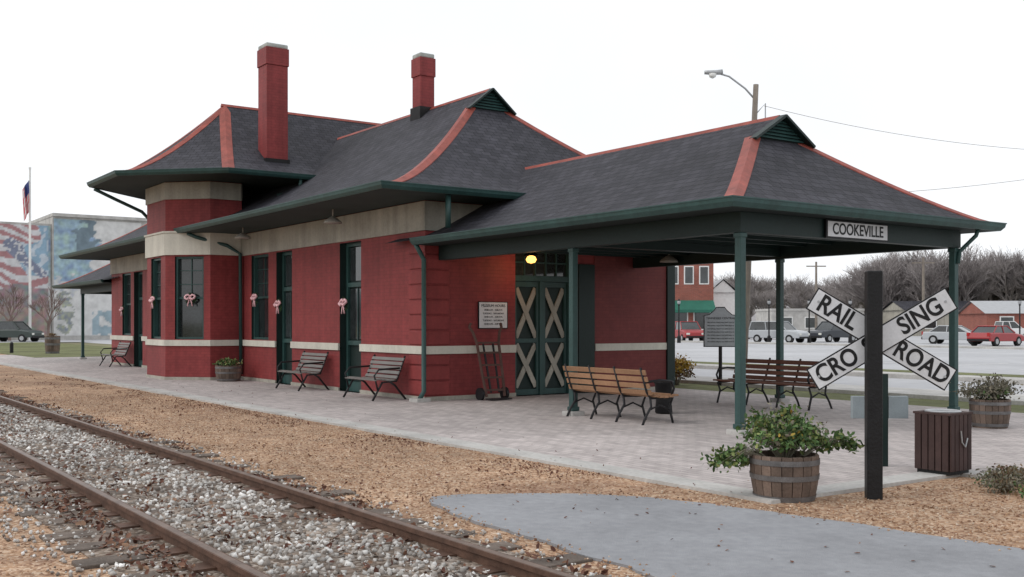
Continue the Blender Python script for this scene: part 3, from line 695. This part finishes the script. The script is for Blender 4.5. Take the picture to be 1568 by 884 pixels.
# crossbuck
cx,cy=-5.78,8.10; g=grp('railroad_crossing_sign',(cx,cy,0))
b=B('post','black',g); fw=Vector((-.8151,.5793,0)); rt=Vector((.5793,.8151,0)); 
ra=Vector((math.cos(math.radians(47)),math.sin(math.radians(47)),0)); fa=Vector((-ra.y,ra.x,0)); c=Vector((cx,cy,0))
h=.068; b.add([c+ra*a*h+fa*d*h+Vector((0,0,z)) for z in (-.1,2.07) for a,d in ((-1,-1),(1,-1),(1,1),(-1,1))],BOXF); b.done(.012)
rb_=Vector((math.cos(math.radians(52)),math.sin(math.radians(52)),0)); nb=Vector((rb_.y,-rb_.x,0))
sc=c-nb*.105+rb_*.10+Vector((0,0,1.455))
def blade(ang,nm,off,words):
    ax=rb_*math.cos(ang)+Vector((0,0,math.sin(ang))); up=-rb_*math.sin(ang)+Vector((0,0,math.cos(ang))); o=sc+nb*off
    for (m,L,w,d0,d1) in (('black',.725,.112,-.008,.003),('signw',.714,.100,.0031,.006)):
        B(nm if m=='signw' else nm+'_edge',m,g).add([o+ax*a+up*d+nb*e for e in (d0,d1) for a,d in ((-L,-w),(L,-w),(L,w),(-L,w))],BOXF).done()
    for w,pos,sz in words: text(w,sz,o+ax*pos+nb*.007,ax,up,'black',g,bold=.005,sx=.86)
    bo=B('bolts','galv',g)
    for a in (-.66,.66): bo.tube([o+ax*a+nb*.006,o+ax*a+nb*.012],.012,8)
    bo.done()
al=math.radians(31)
blade(-al,'railroad_blade',.0,[('RAIL',-.46,.225),('ROAD',.42,.225)])
blade(al,'crossing_blade',.016,[('CRO',-.47,.225),('S',-.14,.225),('SING',.40,.225)])
q0=Vector((-6.92,9.80,0)); g=grp('utility_pedestal',tuple(q0))
b=B('post','dgreen',g); b.add([q0+rt*(a*.045+.04)+fw*d*.03+Vector((0,0,z)) for z in (0,1.05) for a,d in ((-1,-1),(1,-1),(1,1),(-1,1))],BOXF); b.done()
b=B('panels','gray',g); 
for s0,s1 in ((-.30,-.01),(.09,.30)): b.add([q0+rt*a+fw*d*.04+Vector((0,0,z)) for z in (.57,.81) for a,d in ((s0,-1),(s1,-1),(s1,1),(s0,1))],BOXF)
b.done(.004)
# historical marker
mx,my=-18.2,19.3; g=grp('historical_marker',(mx,my,0)); c=Vector((mx,my,0)); n_=-fw
def mp(u,d,z): return c+rt*u+n_*d+Vector((0,0,z))
prf=[(-.4,1.03),(.4,1.03),(.4,1.78),(.28,1.80),(.16,1.90),(.10,1.98),(-.10,1.98),(-.16,1.90),(-.28,1.80),(-.4,1.78)]
k=len(prf); B('plaque_edge','black',g).add([mp(u*1.05,d,1.5+(z-1.5)*1.05) for d in (-.02,.02) for u,z in prf],[tuple(range(k)),tuple(range(k,2*k))]+[(i,(i+1)%k,k+(i+1)%k,k+i) for i in range(k)]).done()
B('plaque','marker',g).add([mp(u,d,z) for d in (.0201,.03) for u,z in prf],[tuple(range(k)),tuple(range(k,2*k))]+[(i,(i+1)%k,k+(i+1)%k,k+i) for i in range(k)]).done()
B('post','black',g).tube([c,mp(0,0,1.03)],.045,8).done()
text('TENNESSEE CENTRAL',.075,mp(0,.032,1.72),rt,(0,0,1),'black',g)
for i in range(7): text('the railway depot was built here in',.047,mp(0,.032,1.62-i*.08),rt,(0,0,1),'black',g)
# street lamp, poles, wires
g=grp('street_lamp',(-26.5,30,0)); B('pole','pole',g).tube([(-26.75,29.6,0),(-26.5,30,10.5)],.14,10,.10).done(smooth=True)
t=Vector((-26.5,30,9.9))
B('arm','galv',g).tube([t,t-rt*.4+Vector((0,0,.45)),t-rt*1.0+Vector((0,0,.9)),t-rt*1.5+Vector((0,0,1.05))],.035,6).done(smooth=True)
hd=t-rt*1.5+Vector((0,0,1.05)); b=B('head','galv',g); b.tube([hd+rt*.25+Vector((0,0,.02)),hd,hd-rt*.3,hd-rt*.42],.1,10,.07); b.done(smooth=True)
B('lens','white',g).lathe([(.03,hd.z-.22),(.12,hd.z-.17),(.15,hd.z-.06),(.1,hd.z-.04)],hd.x-rt.x*.12,hd.y-rt.y*.12,14).done(smooth=True)
B('insulator_bracket','galv',g).tube([t+Vector((0,0,-.5)),t+rt*.35+Vector((0,0,-.1)),t+rt*.35+Vector((0,0,-.8)),t+Vector((0,0,-1))],.03,6).done()
g=grp('utility_pole',(-19.3,41.8,0)); B('pole','pole',g).tube([(-19.3,41.8,0),(-19.3,41.8,9.6)],.15,8,.1).done(); B('crossarm','pole',g).beam((-20.3,41.8,9),(-18.3,41.8,9),.1,.12).done()
for (ux,uy,uh) in ((-76,96,8.5),(-60,92,8)):
    g=grp('utility_pole',(ux,uy,0)); B('pole','pole',g).tube([(ux,uy,0),(ux,uy,uh)],.16,8,.11).done(); B('crossarm','pole',g).beam(Vector((ux,uy,uh-.5))-rt*1.1,Vector((ux,uy,uh-.5))+rt*1.1,.1,.12).done()
wi=grp('overhead_wires'); 
def wire(a,c,sag):
    a=Vector(a);c=Vector(c); B('wire','pole',wi).tube([a.lerp(c,t/16)-Vector((0,0,sag*4*(t/16)*(1-t/16))) for t in range(17)],.008,4).done(uv=False)
wire((-26.3,30.2,9.7),(-19.3,41.8,8.1),.4); wire((-26.5,30,6.3),(-19.3,41.8,7.6),.3)
def lamppost(x,y):
    g=grp('lamp_post',(x,y,0)); B('post','black',g).lathe([(.16,0),(.14,.5),(.06,.65),(.05,3.0),(.1,3.05),(.1,3.1)],x,y,10).done()
    B('globe','globe',g).lathe([(.06,3.1),(.14,3.22),(.13,3.38),(.03,3.5)],x,y,12).done(smooth=True); B('cap','black',g).lathe([(.14,3.39),(.03,3.55)],x,y,10).done()
for p in ((-54.6,68.1),(-52.7,70.8),(-44.8,81.9),(-56.5,65.5),(-60.7,59.6)): lamppost(*p)
# vehicles
def carmat(n,c): M[n]=mat(n,c,.3,.03,2,0,spec=.6)
carmat('car_red',(.33,.02,.025)); carmat('car_silver',(.42,.44,.46)); carmat('car_dark',(.03,.035,.045)); carmat('car_white',(.72,.72,.72)); carmat('car_green',(.03,.045,.04)); M['lights_r']=mat('tail_light',(.4,.02,.02),.3,0,1,0); M['lights_w']=mat('head_light',(.7,.7,.65),.2,0,1,0)
def car(name,x,y,rot,col,kind):
    g=grp(name,(x,y,.0),rot)
    if kind=='suv': L,W,bt,rf=4.7,1.85,1.05,1.75; body=[(-2.3,.4),(-2.35,.7),(-2.3,1.05),(.95,1.08),(2.1,.95),(2.32,.8),(2.33,.4)]; cab=(-2.25,-2.1,.45,1.15)
    elif kind=='sedan': L,W,bt,rf=4.6,1.75,.92,1.42; body=[(-2.25,.35),(-2.3,.6),(-2.2,.93),(-1.4,.96),(.9,.94),(2.1,.78),(2.28,.6),(2.28,.33)]; cab=(-1.75,-1.1,.25,1.05)
    else: L,W,bt,rf=5.3,1.9,1.08,1.78; body=[(-2.6,.5),(-2.65,.75),(-2.6,1.08),(.95,1.1),(2.4,1.02),(2.6,.85),(2.62,.45)]; cab=(-.75,-.6,.6,1.25)
    w=W/2; n=len(body); b=B('body',col,g,True)
    vs=[]
    for yy in (-w,-w*.9,w*.9,w):
        for px,pz in body:
            e=.06 if abs(yy)==w else 0; vs.append((px*(1-e*.6),yy,pz-(e if pz>.7 else 0)))
    b.add(vs,[(s*n+i,s*n+(i+1)%n,(s+1)*n+(i+1)%n,(s+1)*n+i) for s in range(3) for i in range(n)]+[tuple(range(n)),tuple(range(3*n,4*n))]); b.done(.04)
    x0,x1,x2,x3=cab; wt=w*.78; B('windows','glass',g,True).add([(x0,-w*.93,bt-.02),(x3,-w*.93,bt-.02),(x3,w*.93,bt-.02),(x0,w*.93,bt-.02),(x1,-wt,rf-.05),(x2,-wt,rf-.05),(x2,wt,rf-.05),(x1,wt,rf-.05)],BOXF).done(.02)
    B('roof',col,g,True).box(x1-.04,x2+.04,-wt-.02,wt+.02,rf-.06,rf+.01).done(.03)
    b=B('pillars',col,g,True)
    for s in (-1,1):
        for a,c_ in ((x0,x1),(x3,x2),((x0+x3)/2-.1,(x1+x2)/2)): b.beam((a,s*w*.935,bt),(c_,s*(wt+.005),rf-.04),.05,.07)
    b.done()
    if kind=='pickup': B('bed_interior','black',g,True).box(-2.5,-.9,-w*.8,w*.8,1.0,1.095).done()
    b=B('wheels','tire',g,True); hb=B('hubs','galv',g,True)
    for sx in (-.31,.31):
        for s in (-1,1):
            b.tube([(sx*L,s*(w-.22),.34),(sx*L,s*(w+.01),.34)],.34,16); hb.tube([(sx*L,s*(w+.0),.34),(sx*L,s*(w+.03),.34)],.19,12)
    b.done(); hb.done()
    B('headlights','lights_w',g,True).box(L/2-.12,L/2-.005,-w*.88,-w*.55,.62,.78).box(L/2-.12,L/2-.005,w*.55,w*.88,.62,.78).done(.01)
    B('taillights','lights_r',g,True).box(-L/2+.0,-L/2+.1,-w*.95,-w*.75,.7,.95).box(-L/2+.0,-L/2+.1,w*.75,w*.95,.7,.95).done(.01)
    B('bumpers','black',g,True).box(L/2-.1,L/2+.04,-w*.9,w*.9,.36,.52).box(-L/2-.04,-L/2+.1,-w*.9,w*.9,.36,.52).done(.02)
FC=math.atan2(-.5793,.8151)
car('parked_suv',-64.6,64.4,FC+.15,'car_red','suv'); car('parked_suv',-56.7,66.9,FC+.8,'car_silver','suv'); car('parked_pickup_truck',-70,80.5,FC+1.3,'car_red','pickup')
car('parked_suv',-56.1,73,FC-1.0,'car_dark','suv'); car('parked_car',-45.5,74,FC+.9,'car_silver','sedan'); car('parked_car',-39.9,69.8,FC+2.2,'car_red','sedan')
car('parked_pickup_truck',-56.9,101.3,FC+1.6,'car_white','pickup'); car('parked_suv',-96,16.7,FC+1.4,'car_green','suv')
# background buildings
RC=math.radians(54.6)
def bldg(name,x,y,w,d,h,m,rot=RC,roof='flat',wins=[],awning=None,rm='roof'):
    g=grp(name,(x,y,0),rot); B('walls',m,g,True).box(-w/2,w/2,-d/2,d/2,0,h).done()
    if roof=='flat': B('parapet','conc',g,True).box(-w/2-.1,w/2+.1,-d/2-.1,d/2+.1,h,h+.3).done()
    else:
        e=.25; rh=roof; B('roof',rm,g,True).add([(-w/2-e,-d/2-e,h),(w/2+e,-d/2-e,h),(w/2+e,d/2+e,h),(-w/2-e,d/2+e,h),(-w/2-e,0,h+rh),(w/2+e,0,h+rh)],[(0,1,5,4),(2,3,4,5),(0,3,2,1)]).done()
        B('gable_ends',m,g,True).add([(s*w/2,yy,zz_) for s in (-1,1) for yy,zz_ in ((-d/2,h-.01),(d/2,h-.01),(0,h+rh-.15))],[(0,1,2),(3,4,5)]).done()
    b=B('window_surrounds','white',g,True); c=B('window_panes','glass',g,True)
    for (u,z,ww,hh) in wins: b.box(u-ww/2-.12,u+ww/2+.12,-d/2-.06,-d/2,z-.12,z+hh+.12); c.box(u-ww/2,u+ww/2,-d/2-.08,-d/2-.061,z,z+hh)
    if wins: b.done(); c.done()
    if awning: B('awning','awn',g,True).add([(awning[0],-d/2-1.4,awning[2]),(awning[1],-d/2-1.4,awning[2]),(awning[1],-d/2,awning[2]+1),(awning[0],-d/2,awning[2]+1),(awning[0],-d/2-1.4,awning[2]-.3),(awning[1],-d/2-1.4,awning[2]-.3)],[(0,1,2,3),(0,1,5,4)]).done()
    return g
bldg('brick_building',-85.5,78.2,14,10,8.3,'brick2',wins=[(6,5.8,.8,1.7),(4.4,5.8,.8,1.7),(2.8,5.8,.8,1.7),(5.8,1,1.6,1.8),(3.4,1,1.6,1.8)],awning=(2,7,3))
bldg('white_house',-84.2,88.6,8,3.0,5.0,'white',rot=RC-1.57,roof=1.5,rm='galv')
bldg('low_brick_store',-58,112,16,9,2.6,'brick2',rot=RC-.1,roof=1.4,wins=[(-6,1,1.2,1.2),(-2,1,1.2,1.2),(3,1,2,1.2)],rm='galv')
bldg('commercial_building',-91.6,114,12,9,3.2,'conc',wins=[(-4,1,1.2,1.3),(-1,1,1.2,1.3),(3,1,2,1.3)])
bldg('storefront_building',-76,122,14,8,3.2,'creamd',roof=1.2,wins=[(-4,1,1.5,1.3),(2,1,1.5,1.3)])
g=grp('mural_building',(-112,20,0))
B('left_block','conc',g).box(-122,-106.05,6,21.8,0,11.0).done(); B('right_block','conc',g).box(-125,-105.6,21.81,40,0,11.7).done(); B('parapet','conc',g).box(-125.2,-105.3,21.75,40.1,11.7,12.0).done()
def mural(nm,y0,y1,z0,z1,x):
    ny=int((y1-y0)/.13);nz=int((z1-z0)/.13); me=bpy.data.meshes.new(nm); vs=[(x,y0+(y1-y0)*i/ny,z0+(z1-z0)*j/nz) for i in range(ny+1) for j in range(nz+1)]
    fs=[(i*(nz+1)+j,(i+1)*(nz+1)+j,(i+1)*(nz+1)+j+1,i*(nz+1)+j+1) for i in range(ny) for j in range(nz)]
    me.from_pydata(vs,[],fs); ca=me.color_attributes.new('Col','FLOAT_COLOR','POINT')
    for k,(a,y,z) in enumerate(vs):
        n1=noise.noise((y*.35,z*.35,2)); n2=noise.noise((y*1.5,z*1.5,7)); n3=noise.noise((y*3.5,z*3.5,9)); w=z+.6*math.sin(y*.7)+n1*.9
        if y<21.5:
            if z>4.8+n1: col=(.36,.13,.14) if (w/.95)%1<.5+.12*n2 else (.60,.60,.62)
            elif z>3.0: col=(.24+.2*n2,.17+.1*n3,.18)
            else: col=(.27+.2*n2,.21+.15*n3,.18)
            if z>6.0 and y>19.6+n1*2.5: col=(.20,.36,.50) if n2>-.1 else (.5,.58,.66)
            if n1<-.25 and z>5: col=(.12,.15,.25) if n3<.2 else (.6,.6,.62)
        else:
            e=26.2+n1*2-max(0,(z-8))*.25
            if z>5.8+n2*.8 and y<e: col=(.24+.15*n2+.1*n3,.38+.2*n2+.15*n3,.47+.18*n3)
            elif z>4.6+n2 and y<24+n1*2: col=(.48+.2*n3,.5+.15*n3,.52)
            else: col=(.62,.62,.61)
            if abs(y-25.0-n1*.8-n2)<.7 and z>7.6: col=(.08,.15,.20)
            d=math.hypot((y-22.9+n2*.5)/.8,(z-2.6)/2.1)
            if d<1 and n2>-.2: col=(.25+.2*n3,.28+.2*n3,.25)
            if y>25.4 and z<2.8 and n2>-.1: col=(.25,.36,.42)
        ca.data[k].color=tuple(max(.02,.8*q+.2*.55) for q in col)+(1,)
    me.materials.append(M['mural']); o=bpy.data.objects.new(nm,me); link(o); setparent(o,g,False)
M['mural']=vcolmat('mural_paint'); mural('flag_mural',6.2,21.7,.4,10.8,-106.0); mural('torch_mural',21.9,30,.4,11.5,-105.57)
fx,fy=-102.8,19.3; g=grp('flagpole',(fx,fy,0)); B('pole','white',g).lathe([(.13,0),(.09,15.5),(.1,15.55),(.12,15.75),(.02,15.85)],fx,fy,8).done()
me=bpy.data.meshes.new('flag'); nu,nv=12,26; vs=[];cs=[]
for i in range(nu+1):
    for j in range(nv+1):
        u=i/nu;v=j/nv; yy=fy-.1-u*.55*(1-.3*v); xx=fx+.16*math.sin(u*9+v*2); zz_=14.6-v*2.9-u*.9
        vs.append((xx,yy,zz_)); cs.append((.05,.07,.22,1) if (v<.4 and u<.6) else ((.55,.06,.08,1) if int(u*7+v*2)%2 else (.7,.7,.7,1)))
me.from_pydata(vs,[],[(i*(nv+1)+j,(i+1)*(nv+1)+j,(i+1)*(nv+1)+j+1,i*(nv+1)+j+1) for i in range(nu) for j in range(nv)])
ca=me.color_attributes.new('Col','FLOAT_COLOR','POINT')
for k,c_ in enumerate(cs): ca.data[k].color=c_
me.materials.append(M['mural']); o=bpy.data.objects.new('flag',me); link(o); setparent(o,g,False)
g=grp('bollard',(-59,10.2,0)); B('post','black',g).lathe([(.09,0),(.09,.55),(.05,.62)],-59,10.2,10).done()
# bare trees
def treemesh(nm,seed,H,m,dep0=5,k0=3):
    rd=random.Random(seed); V=[];Fc=[]
    def seg(a,c,r0,r1):
        d=(c-a).normalized(); x=d.orthogonal().normalized(); y=d.cross(x); k=len(V)
        for p,r in ((a,r0),(c,r1)):
            for t in range(3): V.append(tuple(p+x*math.cos(t*2.094)*r+y*math.sin(t*2.094)*r))
        Fc.extend([(k+t,k+(t+1)%3,k+3+(t+1)%3,k+3+t) for t in range(3)])
    def rec(p,d,l,r,dep):
        q=p+d*l; seg(p,q,r,r*.65)
        if dep==0: return
        for _ in range(k0 if dep>1 else 5):
            nd=(d+Vector((rd.uniform(-1,1),rd.uniform(-1,1),rd.uniform(-.3,.7)))*.68).normalized()
            rec(p.lerp(q,rd.uniform(.45,1)),nd,l*rd.uniform(.62,.88),max(r*.58,.016),dep-1)
    rec(Vector((0,0,0)),Vector((0,0,1)),H*.25,H*.022,dep0)
    zt=max(v[2] for v in V); V=[(a*H/zt,b_*H/zt,c_*H/zt) for a,b_,c_ in V]
    me=bpy.data.meshes.new(nm); me.from_pydata(V,[],Fc); me.materials.append(M[m]); return me
TM=[treemesh('bare_tree_mesh%d'%i,i+3,13,'bark',5,4) for i in range(4)]; TB=treemesh('brown_bare_tree_mesh',31,13,'bark2')
g=grp('bare_trees')
for i in range(160):
    a=random.uniform(.19,.62); d=random.uniform(150,230); s=random.uniform(.6,.85)*d/185
    if i>90: a=random.uniform(.34,.54); d=random.uniform(135,165); s=random.uniform(.72,1.0)
    lat=a*d; x=-.8151*d+.5793*lat; y=.5793*d+.8151*lat
    o=bpy.data.objects.new('tree',random.choice(TM)); link(o); o.parent=g; o.location=(x,y,0); o.scale=(s*1.15,s*1.15,s); o.rotation_euler=(0,0,random.uniform(0,6))
for (x,y,s) in ((-100,20.3,.38),(-92,12.5,.3),(-101,17.3,.4),(-103,15.5,.35)):
    o=bpy.data.objects.new('bare_tree',TB); link(o); o.location=(x,y,0); o.scale=(s,s,s)
b=B('distant_hills','hill'); n=160; vs=[]
for i in range(n+1):
    a=math.radians(-75+150*i/n); dx=fw*math.cos(a)+rt*math.sin(a)
    h=15+8*noise.noise((i*.05,0,0))+3*noise.noise((i*.3,1,0))+1.2*noise.noise((i*1.3,2,0)); r=520
    vs+=[tuple(dx*r),tuple(dx*(r+10)+Vector((0,0,h*.75))),tuple(dx*(r+60)+Vector((0,0,h+2)))]
b.add(vs,[(i*3+j,i*3+3+j,i*3+4+j,i*3+1+j) for i in range(n) for j in range(2)]); b.done(uv=False,recalc=False)
# world / sun / camera
w=bpy.data.worlds.new('World'); S.world=w; w.use_nodes=True; nt=w.node_tree; bg=nt.nodes['Background']
EL,AZ=math.radians(42),math.radians(200)
sk=nn(nt,'ShaderNodeTexSky',sky_type='NISHITA'); sk.sun_disc=False; sk.sun_elevation=EL; sk.sun_rotation=AZ; sk.dust_density=4
tc=nn(nt,'ShaderNodeTexCoord'); no=nn(nt,'ShaderNodeTexNoise'); no.inputs['Scale'].default_value=2.2; no.inputs['Detail'].default_value=5
nt.links.new(tc.outputs['Generated'],no.inputs['Vector'])
mr=nn(nt,'ShaderNodeMapRange'); mr.inputs['From Min'].default_value=.3; mr.inputs['From Max'].default_value=.7; mr.inputs['To Min'].default_value=9.7; mr.inputs['To Max'].default_value=11.3
nt.links.new(no.outputs['Fac'],mr.inputs['Value'])
rgb=nn(nt,'ShaderNodeRGB'); rgb.outputs[0].default_value=(.955,.972,1,1)
vm=nn(nt,'ShaderNodeVectorMath',operation='SCALE'); nt.links.new(rgb.outputs[0],vm.inputs[0]); nt.links.new(mr.outputs[0],vm.inputs['Scale'])
mx_=nn(nt,'ShaderNodeMixRGB'); mx_.inputs[0].default_value=.9; nt.links.new(sk.outputs[0],mx_.inputs[1]); nt.links.new(vm.outputs[0],mx_.inputs[2])
nt.links.new(mx_.outputs[0],bg.inputs[0]); bg.inputs[1].default_value=.11
sl_=bpy.data.lights.new('sun','SUN'); sl_.energy=.75; sl_.angle=math.radians(28); sl_.color=(1,.96,.9)
so=bpy.data.objects.new('sun',sl_); link(so)
dirv=Vector((math.sin(AZ)*math.cos(EL),math.cos(AZ)*math.cos(EL),math.sin(EL)))
so.rotation_euler=dirv.to_track_quat('Z','Y').to_euler()
cam=bpy.data.cameras.new('camera'); co=bpy.data.objects.new('camera',cam); link(co); S.camera=co
co.location=(0,0,1.6); co.rotation_euler=(math.radians(90),0,math.radians(54.6)); cam.sensor_width=36; cam.lens=36.73; cam.shift_y=.0338; cam.clip_end=5000; cam.clip_start=.05
S.view_settings.view_transform='Standard'; S.view_settings.look='None'; S.view_settings.exposure=0
